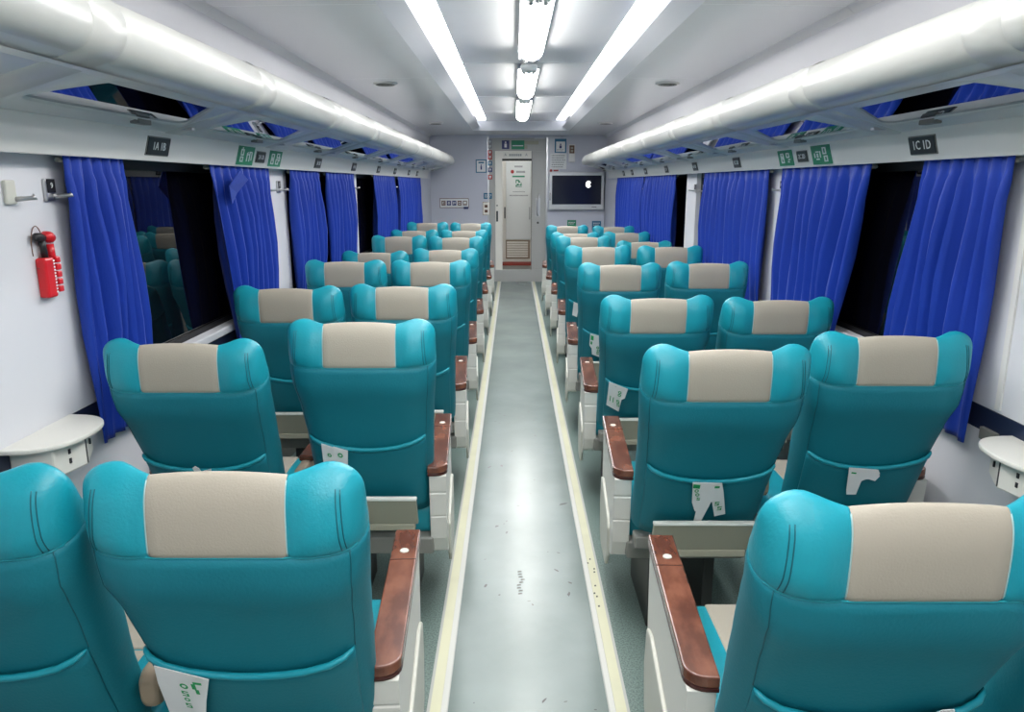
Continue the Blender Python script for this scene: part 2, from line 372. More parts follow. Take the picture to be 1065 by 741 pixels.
# ------------------------------------------------------------------ luggage racks
def luggage_rack(s, label):
    q = lambda xi: CX+s*xi
    t = thing('luggage_rack', label, 'rack', (q(1.2), 0, 1.80))
    ox, oz = q(1.2), 1.80
    def L(xi, y, z): return (q(xi)-ox, y, z-oz)
    tc, tz, tr = 1.035, 1.958, .074
    bounds = [-2.1, -.46, .66, 1.78, 2.90, 4.03, 5.15, 6.27, 7.39, 8.51, 9.63, 10.75, 11.4]
    A = [R(a) for a in list(range(-100, 161, 10))+[166]]
    # lip: rounded front tube, one section per rack module, the last one drawn out to a nose
    for i in range(len(bounds)-1):
        a, b = bounds[i], bounds[i+1]
        rows = []
        ys = [(a+.004, .97), (a+.012, 1), (b-.012, 1), (b-.004, .97)]
        if i == len(bounds)-2:
            ys = [(a+.004, .97), (a+.012, 1)]+[(b+1.0*k/10, math.sqrt(max(0, 1-(k/10)**2))*.97+.03) for k in range(11)]
        for y, k in ys:
            tail = [L(1.045-.0*k, y, 1.889)]
            rows.append([L(tc+tr*k*1.0*math.sin(-an)*1.0+.06*(1-k), y, tz+tr*k*math.cos(an)-.05*(1-k)) for an in A])
        MB().grid(rows).build('lip_section', M['rack'], t)
    # ribs between modules: broad bands that wrap the tube and run on to the rail
    def section(off):
        pts = []
        for an in [R(a) for a in list(range(-90, 161, 10))+[166]]:
            pts.append((tc+(tr+off)*math.sin(-an), tz+(tr+off)*math.cos(an)))
        return pts
    P0, P1 = (1.0165, 1.8865), (1.335, 1.793)
    for yb in bounds[1:-1]:
        pts = section(.0015)+[(1.06, 1.8715), (1.2, 1.8305), (1.338, 1.788)]
        w_ = .07
        rows = [[L(x+.004, yb-w_-.006, z+.004) for x, z in pts], [L(x, yb-w_, z) for x, z in pts], [L(x, yb+w_, z) for x, z in pts], [L(x+.004, yb+w_+.006, z+.004) for x, z in pts]]
        MB().grid(rows).build('rib', M['rack'], t)
        MB().box(*sorted((L(1.245, 0, 0)[0], L(1.305, 0, 0)[0])), yb-.045, yb-.020, L(0, 0, 1.803)[2], L(0, 0, 1.812)[2]).build('bracket', M['metal'], t)
    # panels with a rounded-trapezoid pane of tinted glass
    for i in range(1, len(bounds)-2 if False else len(bounds)-1):
        a, b = bounds[i]+.07, bounds[i+1]-.07
        if i == len(bounds)-2: b = bounds[i+1]+.3
        n = 48; out = []; inn = []; c = (a+b)/2; h = (b-a)/2
        def on(u, y, d=0):      # u 0..1 along the slope
            x = P0[0]+(P1[0]-P0[0])*u; z = P0[1]+(P1[1]-P0[1])*u
            nx, nz = .282, .959   # normal pointing up
            return L(x+nx*d, y, z+nz*d)
        for k in range(n):
            th = 2*PI*k/n
            cu, su = math.cos(th), math.sin(th)
            m_ = max(abs(cu), abs(su)); out.append((.5+.5*su/m_, c+h*cu/m_))
            e = .26
            px = math.copysign(abs(cu)**e, cu); py = math.copysign(abs(su)**e, su)
            u = .47+.30*py; wv = h*(.97-.32*(1-(u-.17)/.60))
            inn.append((u, c+wv*px))
        fr = MB()
        r0 = [on(u, y) for u, y in out]; r1 = [on(u+(.48-u)*-.06, c+(y-c)*1.035, 0) for u, y in inn]
        r2 = [on(u+(.48-u)*-.03, c+(y-c)*1.018, -.004) for u, y in inn]; r3 = [on(u, y, .006) for u, y in inn]
        fr.grid([r0, r1, r2, r3], True, closed=True)
        f = fr.build('panel', M['rackpanel'], t)
        g = MB(); pn = [on(u, y, .004) for u, y in inn]; pb = [on(u, y, .009) for u, y in inn]
        g.grid([pn, pb], False, closed=True); g.add(pn, [tuple(range(n))]); g.add(pb, [tuple(range(n))])
        g.build('pane', M['mirror'], f)
        MB().box(*sorted((L(1.26, 0, 0)[0], L(1.29, 0, 0)[0])), c+h*.30, c+h*.48, L(0, 0, 1.799)[2], L(0, 0, 1.815)[2]).build('latch', M['steel_grey'], f, bevel=.003)
    # nose plate under the last module
    e0, e1 = bounds[-1]+.3, bounds[-1]+.95
    MB().add([L(P0[0], e0, P0[1]), L(P1[0], e0, P1[1]), L(1.30, e0-.1+.1, 1.80), L(1.09, e1, 1.90)], [(0, 1, 2, 3)]).build('nose_plate', M['rackpanel'], t)
    # upper shelf back to the wall
    MB().add([L(1.05, Y0+.1, 1.87), L(1.05, 11.6, 1.87), L(1.425, 11.6, 1.83), L(1.425, Y0+.1, 1.83)], [(0, 1, 2, 3)]).build('shelf_floor', M['rackpanel'], t)
luggage_rack(-1, 'white moulded luggage rack with tinted panes above the left windows')
luggage_rack(1, 'white moulded luggage rack with tinted panes above the right windows')

# ------------------------------------------------------------------ curtains
def curtain(s, ya, yb, yA, yB, zb, folds, label, seed, ztop=1.70, flap=False):
    """top runs ya..yb, bottom runs yA..yB"""
    rnd = random.Random(seed); X = CX+s*1.385
    t = thing('curtain', label, 'curtain', (X, (ya+yb)/2, ztop), 'royal blue window curtains')
    n = folds*10; rows = []
    ph = [rnd.uniform(-.8, .8) for _ in range(folds+2)]; am = [rnd.uniform(.55, 1.2) for _ in range(folds+2)]
    zz = [ztop, ztop-.015, ztop-.035, ztop-.05, ztop-.08, ztop-.14, ztop-.25, ztop-.4, ztop-.55, ztop-.7, zb+.1, zb+.02, zb]
    for iz, z in enumerate(zz):
        f = (ztop-z)/(ztop-zb)
        row = []
        for k in range(n+1):
            u = k/n; q = u*folds; i = int(q)
            a = am[i]*(1-(q-i))+am[min(i+1, folds)]*(q-i)
            p = ph[i]*(1-(q-i))+ph[min(i+1, folds)]*(q-i)
            amp = (.012+.028*min(1, f*2.5))*a if f > .03 else .008*a
            if .02 < f < .07: amp *= .6
            if f < .03: amp = .006
            amp *= 1-.75*max(0, (f-.6)/.4)
            d = amp*math.sin(2*PI*q+p*min(1, f*3)) + amp*.35*math.sin(4*PI*q+2*p+f*2)
            y = (ya+(yb-ya)*u)*(1-f)+(yA+(yB-yA)*u)*f+.010*math.cos(2*PI*q+p)*min(1, 3*f)
            if f > .1: d += .006*math.sin(u*9+f*7+seed)
            row.append((-s*(d)-s*.022*0, y-(ya+yb)/2, z-ztop))
        rows.append(row)
    o = MB().grid(rows).build('cloth', M['curtain'], t)
    m = o.modifiers.new('thick', 'SOLIDIFY'); m.thickness = .003
    MB().tube([(s*.012, ya-(ya+yb)/2-.01, -.02), (s*.012, yb-(ya+yb)/2+.01, -.02)], .008, 8).build('rail', M['steel_grey'], t)
    if flap:     # corner of cloth folded over near the top
        y0 = ya-(ya+yb)/2
        P = [(.062, y0+.05, -.10), (.080, y0+.15, -.03), (.070, y0+.28, -.07), (.045, y0+.19, -.13), (.040, y0+.13, -.18)]
        f_ = [(-s*(x+.003), y, z) for x, y, z in P]; b_ = [(-s*(x-.003), y, z) for x, y, z in P]
        g = MB().add(f_, [(0, 1, 2, 3), (0, 3, 4)]); g.add(b_, [(3, 2, 1, 0), (4, 3, 0)])
        g.add(f_+b_, [(i, (i+1) % 5, 5+(i+1) % 5, 5+i) for i in range(5)])
        g.build('folded_corner', M['curtain'], t, bevel=.002)
curtain(-1, 2.26, 2.60, 2.27, 2.64, .80, 6, 'nearest blue curtain on the left wall beside the red hammer', 1)
curtain(-1, 3.33, 4.14, 3.50, 4.16, .82, 9, 'blue curtain on the left wall with a folded-over top corner', 2, flap=True)
curtain(-1, 4.54, 5.22, 4.56, 5.28, .82, 8, 'third blue curtain from the front along the left wall', 3)
curtain(-1, 5.40, 6.36, 5.44, 6.38, .82, 9, 'fourth blue curtain along the left wall, ending at a white pillar', 4)
curtain(-1, 7.22, 8.47, 7.22, 8.47, .82, 10, 'second farthest blue curtain along the left wall', 5)
curtain(-1, 8.75, 10.88, 8.75, 10.9, .82, 14, 'farthest blue curtain on the left wall, next to the end wall', 6)
curtain(1, 2.25, 2.74, 2.28, 2.90, .80, 7, 'nearest blue curtain on the right wall above the small white table', 7)
curtain(1, 3.14, 4.18, 3.36, 4.20, .82, 9, 'second blue curtain on the right wall, pleated wide below two green signs', 8)
curtain(1, 4.39, 5.86, 4.39, 5.86, .82, 12, 'third blue curtain on the right wall, between two white pillars', 9)
curtain(1, 6.88, 8.50, 6.88, 8.50, .82, 12, 'fourth blue curtain on the right wall beside a dark window gap', 10)
curtain(1, 8.58, 10.78, 8.58, 10.78, .82, 14, 'farthest blue curtain on the right wall, beside the television', 11)

# ------------------------------------------------------------------ passenger seats
BZ = .50; TS = .507; US = .485     # pivot height, headrest seam height, pad edge (in u)
HW = [(-.1, .207), (.1, .214), (.25, .220), (.36, .229), (.44, .239), (.485, .2425), (.70, .2425)]
def ztop(a):
    if a < US: return .618+.005*(1-(a/US)**2)
    if a < .74: 
        k = (a-US)/(.74-US); k = k*k*(3-2*k); return .618+.007*k
    k = (a-.74)/.26; return .580+.045*math.sqrt(max(0, 1-k**2.6))
def bump(x, a, b, c, d):
    if x <= a or x >= d: return 0
    if x < b: k = (x-a)/(b-a)
    elif x > c: k = (d-x)/(d-c)
    else: k = 1
    return k*k*(3-2*k)
def surf(u, t, seams=True):
    """rear and front point of the backrest at width u (-1..1) and height t"""
    a = min(abs(u), 1); zt = ztop(a); s = min(t/zt, 1)
    th = lerp([(0, .115), (.2, .135), (.4, .105), (.5, .10), (.7, .105)], t)
    yr = -.018*bump(t, .35, .53, .59, .70)-.014*bump(a, .5, .68, .85, 1.1)*bump(t, TS-.01, TS+.04, .59, .68)-.010*bump(t, -.2, .05, .12, .45)*(1-a*a)
    yf = yr+th+.050*bump(a, .45, .75, .95, 1.3)*bump(t, .10, .40, .50, .68)+.02*bump(a, .5, .8, 1, 1.3)
    yf -= .02*(1-bump(a, .45, .7, 2, 3))*bump(t, .42, .5, .75, .8)
    e = (1-a**7)**.5 if a < 1 else 0
    e *= (1-s**13)**.5 if s < 1 else 0
    g = 0
    if seams:
        if t > TS-.02:
            g += .0045*math.exp(-((a-US)*.2425/.005)**2)
        g += .0045*math.exp(-((t-TS)/.005)**2)
    sh = .40*max(0, t-.44); yr += sh; yf += sh*.9
    mid = (yr+yf)/2; half = max((yf-yr)/2*e-g*e, 0)
    x = u*lerp(HW, t)
    return (x, mid-half, t), (x, mid+half, t)
def us_full(): return [-1, -.995, -.98, -.955, -.92, -.87, -.8, -.7, -.58, -.46, -.3, -.15, 0, .15, .3, .46, .58, .7, .8, .87, .92, .955, .98, .995, 1]
def patch(us, tf):
    """tf(u, k) -> t for row parameter k"""
    rows_r = []; rows_f = []
    for k in range(tf('n', 0)):
        rr = []; ff = []
        for u in us:
            a, b = surf(u, tf(u, k)); rr.append(a); ff.append(b)
        rows_r.append(rr); rows_f.append(ff)
    mb = MB(); mb.grid(rows_r); mb.grid(rows_f)
    mb.grid([rows_r[0], rows_f[0]]); mb.grid([rows_r[-1], rows_f[-1]])
    mb.grid([[r[0] for r in rows_r], [r[0] for r in rows_f]]); mb.grid([[r[-1] for r in rows_r], [r[-1] for r in rows_f]])
    return mb
TB = [-.04, -.036, -.02, 0, .06, .11, .16, .21, .26, .31, .36, .40, .44, .465, .482, .489, .494, TS]
def t_main(u, k): return len(TB) if u == 'n' else TB[k]
KT = [0, .02, .05, .10, .2, .33, .46, .58, .68, .77, .85, .91, .95, .975, .99, .997, 1]
def t_head(u, k): return len(KT) if u == 'n' else TS+(ztop(abs(u))-TS)*KT[k]
ME = {}
ME['backrest'] = patch(us_full(), t_main).mesh('backrest', M['teal_shaded'])
wu = [US, US+.012, US+.03, US+.06, .60, .66, .72, .78, .83, .88, .92, .95, .975, .99, 1]
ME['wing1'] = patch(wu, t_head).mesh('headrest_wing', M['teal'])
ME['wing-1'] = patch([-u for u in wu], t_head).mesh('headrest_wing', M['teal'])
ME['pad'] = patch([-US, -US+.012, -US+.03, -.4, -.3, -.2, -.1, 0, .1, .2, .3, .4, US-.03, US-.012, US], t_head).mesh('headrest_pad', M['beige'])
def wseam(s, off):   # stitched seam over the outer wing, from the top edge down
    pts = []
    for k in range(15):
        u = s*(.83+off+.03*(1-k/14)); t = TS+.006+(ztop(abs(u))*.975-TS-.006)*k/14
        p, _ = surf(u, t); pts.append((p[0], p[1]-.0006, p[2]))
    return pts
def make_wing_seam(s):
    mb = MB()
    for off in (0, .03): mb.tube(wseam(s, off), .0011, 5)
    return mb.mesh('stitched_seam', M['seamdark'])
ME['seam1'] = make_wing_seam(1); ME['seam-1'] = make_wing_seam(-1)
def edge_pipe(s):      # thin light piping between pad and wing
    mb = MB()
    for s in (s,):
        pts = []
        for k in range(20):
            t = TS+.004+(ztop(US)-TS-.006)*k/19; p, _ = surf(s*US, t); pts.append((p[0], p[1]-.0002, p[2]))
        mb.tube(pts, .0013, 5)
    return mb.mesh('pad_piping', M['stitch'])
for s in (-1, 1): ME['padpipe%d' % s] = edge_pipe(s)
def head_pipe():
    mb = MB(); pts = []
    for k in range(31):
        u = -.95+1.9*k/30; p, _ = surf(u, TS); pts.append((p[0], p[1]+.0005, p[2]))
    mb.tube(pts, .0022, 5); return mb.mesh('head_piping', M['piping'])
ME['headpipe'] = head_pipe()
def side_pipe(s):
    pts = []
    for k in range(16):
        t = lip_t(.9)+(TS-lip_t(.9))*k/15; p, _ = surf(s*.905, t, False); pts.append((p[0], p[1]-.0002, p[2]))
    return MB().tube(pts, .0011, 5).mesh('side_piping', M['seamdark'])
def lip_t(u): return .225+.045*u*u
for s in (-1, 1): ME['sidepipe%d' % s] = side_pipe(s)
def pocket():
    us = [-.90, -.88, -.83, -.7, -.5, -.3, -.1, .1, .3, .5, .7, .83, .88, .90]; rows = []
    for k in range(10):
        f = k/9; row = []
        for u in us:
            t = -.03+(lip_t(u)+.03)*f; p, _ = surf(u, t, False)
            out = .010*bump(abs(u), -1, 0, .8, 1)*(.45+.55*f)+.0015
            row.append((p[0], p[1]-out, p[2]))
        rows.append(row)
    back = [[(p[0], p[1]+.006, p[2]) for p in r] for r in rows]
    mb = MB().grid(rows); mb.grid(back); mb.grid([rows[0], back[0]]); mb.grid([rows[-1], back[-1]])
    mb.grid([[r[0] for r in rows], [r[0] for r in back]]); mb.grid([[r[-1] for r in rows], [r[-1] for r in back]])
    lip = MB().tube([(p[0], p[1]-.0005+.002*(abs(i-6.5)/6.5)**6, p[2]) for i, p in enumerate(rows[-1])], [.0072*(1-.75*(abs(i-6.5)/6.5)**5) for i in range(len(rows[-1]))], 8)
    return mb.mesh('seat_pocket', M['teal_shaded']), lip.mesh('pocket_piping', M['teal'])
ME['pocket'], ME['lip'] = pocket()
def rbox(x0, x1, y0, y1, z0, z1, bev, name, m, seg=3): return MB().box(x0, x1, y0, y1, z0, z1).mesh(name, m, bevel=bev, seg=seg)
ME['cushion'] = rbox(-.215, .215, .06, .56, .36, .475, .03, 'cushion', M['teal'])
ME['insert'] = rbox(-.085, .085, .07, .30, .44, .479, .006, 'cushion_insert', M['beige'])
ME['insert2'] = rbox(-.085, .085, .305, .545, .44, .479, .006, 'cushion_insert', M['beige'])
ME['pan'] = rbox(-.21, .21, .02, .52, .30, .365, .008, 'seat_frame', M['steel_grey'])
ME['beam'] = rbox(-.20, .20, -.03, .03, .395, .44, .006, 'rear_beam', M['steel_grey'])
ME['leg'] = rbox(-.02, .02, .06, .44, .0, .31, .006, 'leg', M['steel_dark'])
ME['foot'] = MB().prism([(-.115, .545), (-.100, .548), (-.055, .44), (-.072, .435)], 'x', -.162, .162).mesh('footrest', M['foot'], bevel=.003)
ME['footlip'] = MB().box(-.164, .164, -.119, -.098, .542, .553).mesh('footrest_lip', M['footlip'], bevel=.003)
ME['footbar'] = MB().box(-.15, .15, -.075, -.045, .41, .436).mesh('footrest_bar', M['foot'], bevel=.004)
# armrest meshes: s = side (x sign) on which the arm sits
def arm_top(s):
    w0, w1 = (-.035, .035)
    pts = []
    # near end (y=0) rounded on the outer side
    r = .045
    pts.append((w0*s, 0.0))
    for k in range(7):
        a = R(-90+90*k/6); pts.append((s*(w1-r+r*math.cos(a)), r+r*math.sin(a)))
    pts += [(s*w1, .50), (s*w1, .63), (w0*s, .63)]
    up = MB().prism(pts, 'z', .619, .645).mesh('armrest_top', M['wood'], bevel=.004)
    pts2 = [(x*.99, y) for x, y in pts]
    lo = MB().prism(pts2, 'z', .609, .6185).mesh('armrest_edge', M['wood_edge'], bevel=.002)
    return up, lo
for s in (-1, 1): ME['armtop%d' % s], ME['armedge%d' % s] = arm_top(s)
ME['button'] = MB().tube([(0, .50, .644), (0, .50, .6475)], [.013, .011], 14).mesh('button', M['ivory2'])
ME['crease'] = MB().box(-.034, .034, .452, .455, .6445, .6458).mesh('flap_joint', M['wood_edge'])
def side_panel(full):
    P = [(.004, .609), (.010, .548), (.014, .545), (.014, .541), (.011, .538), (.018, .455), (.022, .452), (.022, .448), (.019, .445), (.030, .36), (.055, .30), (.10, .275),
         (.40, .22), (.52, .21), (.575, .26), (.60, .40), (.62, .609)]
    if not full: P = [(.004, .609), (.018, .455), (.03, .38), (.07, .34), (.55, .34), (.60, .45), (.62, .609)]
    return MB().prism(P, 'x', -.030, .030).mesh('side_panel', M['ivory'], bevel=.004)
ME['panel'] = side_panel(True); ME['panel_small'] = side_panel(False)
def cover(s):
    P = [(.14, .36), (.17, .39), (.48, .42), (.55, .40), (.57, .28), (.53, .16), (.45, .135), (.22, .17), (.15, .24)]
    return MB().prism(P, 'x', s*.026, s*.040).mesh('panel_cover', M['ivory2'], bevel=.006)
for s in (-1, 1): ME['cover%d' % s] = cover(s)
def midarm():
    rows = []
    for y, k in [(-.012, .55), (-.006, .85), (.01, 1), (.05, 1.0), (.30, 1)]:
        rows.append([(.024*k*(abs(math.cos(a))**.6)*math.copysign(1, math.cos(a)), y, .592+.044*k*(abs(math.sin(a))**.7)*math.copysign(1, math.sin(a))) for a in [2*PI*i/20 for i in range(20)]])
    mb = MB().grid(rows, closed=True); mb.add(rows[0], [tuple(range(20))]); mb.add(rows[-1], [tuple(range(20))])
    return mb.mesh('middle_arm', M['beige_arm'])
ME['midarm'] = midarm()
ME['midtop'] = MB().box(-.026, .026, .09, .62, .630, .652).mesh('middle_arm_top', M['wood'], bevel=.006)

SEATS = {}
ZT = {}      # height of each headrest top: seats recline by different amounts
for _c, _z in (('La', (1.126, 1.163, 1.150, 1.143, 1.127, 1.143, 1.134, 1.148)), ('Lw', (1.128, 1.134, 1.150, 1.150, 1.115, 1.150, 1.135, 1.155)),
               ('Ra', (1.138, 1.140, 1.125, 1.145, 1.153, 1.146, 1.115, 1.126)), ('Rw', (1.138, 1.155, 1.110, 1.144, 1.149, 1.102, 1.114, 1.115))):
    for _i, _v in enumerate(_z): ZT[(_c, _i+1)] = _v
def make_seat(col, row, X, Ypad, base, s_aisle, window, label):
    """s_aisle: x sign of the aisle side"""
    t = thing('passenger_seat', label, 'seat', (X, base, 0), 'reclining passenger seats')
    dev = Ypad-(base-.25)
    pv = -.05+.55*dev; a, sc = .35, 1.1
    p, q_ = surf(0, .608); yl = p[1]*.7+q_[1]*.3
    for _ in range(40):          # lean and length that bring the pad top to its height
        sc = (ZT.get((col, row), 1.143)-BZ-yl*math.sin(a))/(.618*math.cos(a))
        a = math.asin(max(.05, min(.75, (base+pv-Ypad+yl*math.cos(a))/(.618*sc))))
    def back(nm, me, parent=None):
        o = obj(nm, me, parent or t)
        if not parent: o.location = (0, pv, BZ); o.rotation_euler = (a, 0, 0); o.scale = (1, 1, sc)
        return o
    back('backrest', ME['backrest'])
    for s in (-1, 1):
        wg = back('headrest_wing', ME['wing%d' % s])
        if row < 5: back('stitched_seam', ME['seam%d' % s], wg)
    p = back('headrest_pad', ME['pad']); p['label'] = 'beige headrest pad'
    for s in (-1, 1): back('pad_piping', ME['padpipe%d' % s], p)
    back('head_piping', ME['headpipe'])
    if row < 5:
        for s in (-1, 1): back('side_piping', ME['sidepipe%d' % s])
    pk = back('seat_pocket', ME['pocket']); back('pocket_piping', ME['lip'], pk)
    cu = obj('cushion', ME['cushion'], t)
    obj('cushion_insert', ME['insert'], cu)['label'] = 'beige cushion centre'
    obj('cushion_insert', ME['insert2'], cu)['label'] = 'beige cushion centre'
    obj('seat_frame', ME['pan'], t); obj('rear_beam', ME['beam'], t, (0, pv+.06, 0))
    for x in (-.10, .10): obj('leg', ME['leg'], t, (x, 0, 0))
    f = obj('footrest', ME['foot'], t, (0, pv+.02, 0)); f['label'] = 'olive beige folded footrest panel'
    obj('footrest_lip', ME['footlip'], f); obj('footrest_bar', ME['footbar'], f)
    so = s_aisle if not window else -s_aisle        # outer arm side
    ax = so*(.232 if not window else .262)
    at = obj('armrest_top', ME['armtop%d' % so], t, (ax, 0, 0)); at['label'] = 'polished red-brown wooden armrest'
    obj('armrest_edge', ME['armedge%d' % so], at)
    if not window: obj('button', ME['button'], at); obj('flap_joint', ME['crease'], at)
    sp = obj('side_panel', ME['panel' if not window else 'panel_small'], t, (ax, 0, 0))
    at.rotation_euler.z = sp.rotation_euler.z = so*(.055 if not window else .02); sp['label'] = 'ivory plastic side panel'
    if not window:
        obj('panel_cover', ME['cover%d' % so], sp)
        m_ = obj('middle_arm', ME['midarm'], t, (-s_aisle*.252, .0, 0)); m_['label'] = 'taupe leather middle armrest'
        obj('middle_arm_top', ME['midtop'], m_)
    SEATS[(col, row)] = (Vector((X, base+pv, BZ)), a, sc)
PADY = {'La': [1.173, 2.38, 3.33, 4.49, 5.50, 6.55, 7.63, 8.85], 'Lw': [1.16, 2.175, 3.26, 4.43, 5.40, 6.575, 7.62, 8.80],
        'Ra': [1.017, 2.06, 3.13, 4.29, 5.44, 6.57, 7.50, 8.64], 'Rw': [1.05, 2.19, 3.18, 4.40, 5.49, 6.60, 7.66, 8.67]}
XC = {'La': -.4987, 'Lw': -.9991, 'Ra': .6139, 'Rw': 1.1482}
ORD = ['nearest row, at the photo bottom', 'second row from the camera', 'third row from the camera', 'fourth row from the camera', 'fifth row from the camera', 'sixth row from the camera', 'second to last row', 'farthest row, by the end wall']
for col in ('La', 'Lw', 'Ra', 'Rw'):
    side = 'left' if col[0] == 'L' else 'right'; win = col[1] == 'w'
    for i in range(8):
        base = (1.357 if side == 'left' else 1.325)+1.114*i
        lab = 'teal and beige seat, %s, %s' % (('%s window column' if win else 'just %s of the aisle') % side, ORD[i])
        make_seat(col, i+1, XC[col], PADY[col][i], base, 1 if side == 'left' else -1, win, lab)

# ------------------------------------------------------------------ paper sleeves hanging from the pockets
def on_seat(key, x, t, off):
    loc, a, sc = SEATS[key]
    hwv = lerp(HW, t); p, _ = surf(max(-1, min(1, x/hwv)), max(t, 0), False)
    v = Vector((x, p[1]-off, t*sc)); v.rotate(Matrix.Rotation(a, 3, 'X')); return loc+v
def paper(key, polys, marks, label, dx=0, k=1.0):
    """polys: lists of quads-strips as outlines in (x, drop below pocket lip)"""
    def P(x, d, off=.016):
        x = x*k+dx; d = d*k
        lt = lip_t(x/.205)
        if d < 0: return on_seat(key, x, lt-d, off+.008)
        return on_seat(key, x, lt-d, off+.008+.02*d)
    org = P(polys[0][0][0], 0)
    t = thing('paper_sleeve', label, 'paper', org, 'white paper sleeves hanging out of seat pockets')
    mb = MB()
    for ol in polys:
        f = [P(x, d)-org for x, d in ol]; b = [P(x, d, .0145)-org for x, d in ol]; n = len(ol)
        mb.add(f, [tuple(range(n))]); mb.add(b, [tuple(range(n))[::-1]]); mb.add(f+b, [(i, (i+1) % n, n+(i+1) % n, n+i) for i in range(n)])
    mb.build('sheet', M['paper'], t, merge=False)
    if marks:
        g = MB()
        for m in marks:
            kind, x, d, r = m[:4]
            if kind == 'o':     # small ring
                n = 10
                o_ = [P(x+r*math.cos(2*PI*k/n), d+r*math.sin(2*PI*k/n), .0215)-org for k in range(n)]
                i_ = [P(x+r*.5*math.cos(2*PI*k/n), d+r*.5*math.sin(2*PI*k/n), .0215)-org for k in range(n)]
                g.grid([o_, i_], False, closed=True)
            elif kind == 'b':   # block
                g.add([P(x, d, .0215)-org, P(x+r, d, .0215)-org, P(x+r*1.0, d+m[4], .0215)-org, P(x, d+m[4], .0215)-org], [(0, 1, 2, 3)])
            elif kind == 's':   # small bent stroke, like a digit
                for (a, b, c, e) in ((0, 0, 1, .25), (0, .25, .3, .5), (0, .5, 1, .7), (.7, .7, 1, 1), (0, 1, 1, 1.25)):
                    g.add([P(x+r*a, d+r*b, .0215)-org, P(x+r*c, d+r*b, .0215)-org, P(x+r*c, d+r*e, .0215)-org, P(x+r*a, d+r*e, .0215)-org], [(0, 1, 2, 3)])
        tag(g.build('green_print', M['green'], t, merge=False), kind='stuff')
paper(('La', 1), [[(-.168, -.004), (-.080, -.002), (-.098, .06), (-.112, .12), (-.118, .16), (-.182, .16), (-.176, .05)]],
      [('o', -.123, .018, .007), ('s', -.131, .032, .011), ('o', -.126, .055, .005), ('s', -.132, .066, .010), ('b', -.106, .002, .014, .006), ('b', -.110, .008, .007, .014), ('b', -.106, .022, .006, .012), ('o', -.135, .105, .008), ('s', -.142, .122, .012)],
      'white paper sleeve in the pocket of the nearest seat left of the aisle', .022, 1.12)
paper(('La', 2), [[(-.150, -.006), (-.105, -.004), (-.105, .16), (-.156, .16)], [(-.110, -.008), (-.062, -.002), (-.080, .15), (-.112, .15)]],
      [('o', -.125, .025, .007), ('o', -.123, .06, .008), ('s', -.13, .09, .012), ('o', -.088, .016, .009), ('s', -.096, .08, .014)],
      'white folded paper sleeve in the second seat left of the aisle')
paper(('Lw', 2), [[(-.015, -.004), (.012, -.006), (.018, .06), (-.03, .06)], [(.010, -.022), (.020, -.030), (.030, -.022), (.034, -.008), (.068, -.018), (.066, -.002), (.036, .004), (.016, .03)]], [],
      'crumpled translucent paper sticking out of the window seat pocket, left second row', -.035)
paper(('Ra', 1), [[(-.035, -.002), (.02, -.004), (.025, .06), (-.025, .06)], [(.0, -.016), (.05, -.024), (.07, -.030), (.085, -.042), (.105, -.038), (.115, -.014), (.100, .004), (.075, -.002), (.07, .05), (.03, .05), (.025, -.006)]],
      [('b', .03, .0, .012, .02), ('b', .036, .02, .012, .02)], 'crumpled white paper in the pocket of the nearest seat right of the aisle', .015)
paper(('Ra', 2), [[(-.068, -.006), (.025, -.006), (.036, .03), (.010, .075), (-.012, .07), (-.030, .125), (-.042, .115), (-.056, .08)], [(.036, .03), (.062, .135), (.028, .142), (.006, .068)], [(-.036, .11), (-.018, .07), (.006, .068), (-.012, .165), (-.036, .168)]],
      [('b', -.066, -.004, .022, .016), ('o', -.052, .022, .007), ('o', -.047, .038, .007), ('s', -.046, .05, .010), ('s', .016, .068, .014), ('s', .028, .09, .014), ('b', .002, .0, .016, .008)],
      'white paper sleeve torn into two legs, second seat right of the aisle', .006, .98)
paper(('Rw', 2), [[(-.075, -.006), (.02, -.004), (.03, .012), (-.022, .04), (-.024, .095), (-.055, .098), (-.06, .08)], [(.004, -.002), (.022, .0), (.032, .022), (.022, .04), (.0, .032), (-.022, .034)]],
      [('b', -.066, .004, .016, .006), ], 'white paper sleeve with a bent tab, right window seat in the second row')
paper(('Ra', 3), [[(-.185, -.006), (-.10, -.006), (-.108, .05), (-.122, .062), (-.128, .135), (-.185, .13)]],
      [('o', -.135, .02, .008), ('o', -.135, .036, .008), ('s', -.145, .065, .014), ('s', -.142, .085, .014), ('b', -.175, .06, .004, .03), ('b', -.162, .06, .004, .03)],
      'white printed paper sleeve in the third seat right of the aisle')
paper(('Ra', 4), [[(-.155, -.006), (-.07, -.006), (-.075, .14), (-.135, .13), (-.14, .09), (-.155, .075)]],
      [('b', -.150, .0, .016, .03), ('b', -.15, .04, .01, .02), ('o', -.105, .07, .009), ('o', -.10, .09, .009), ('s', -.11, .10, .014)],
      'white paper sleeve with green corner, fourth seat right of the aisle')
paper(('Ra', 5), [[(-.165, -.01), (-.105, -.006), (-.11, .05), (-.13, .055), (-.135, .10), (-.17, .10)]], [], 'blank white paper slip in the fifth seat right of the aisle')

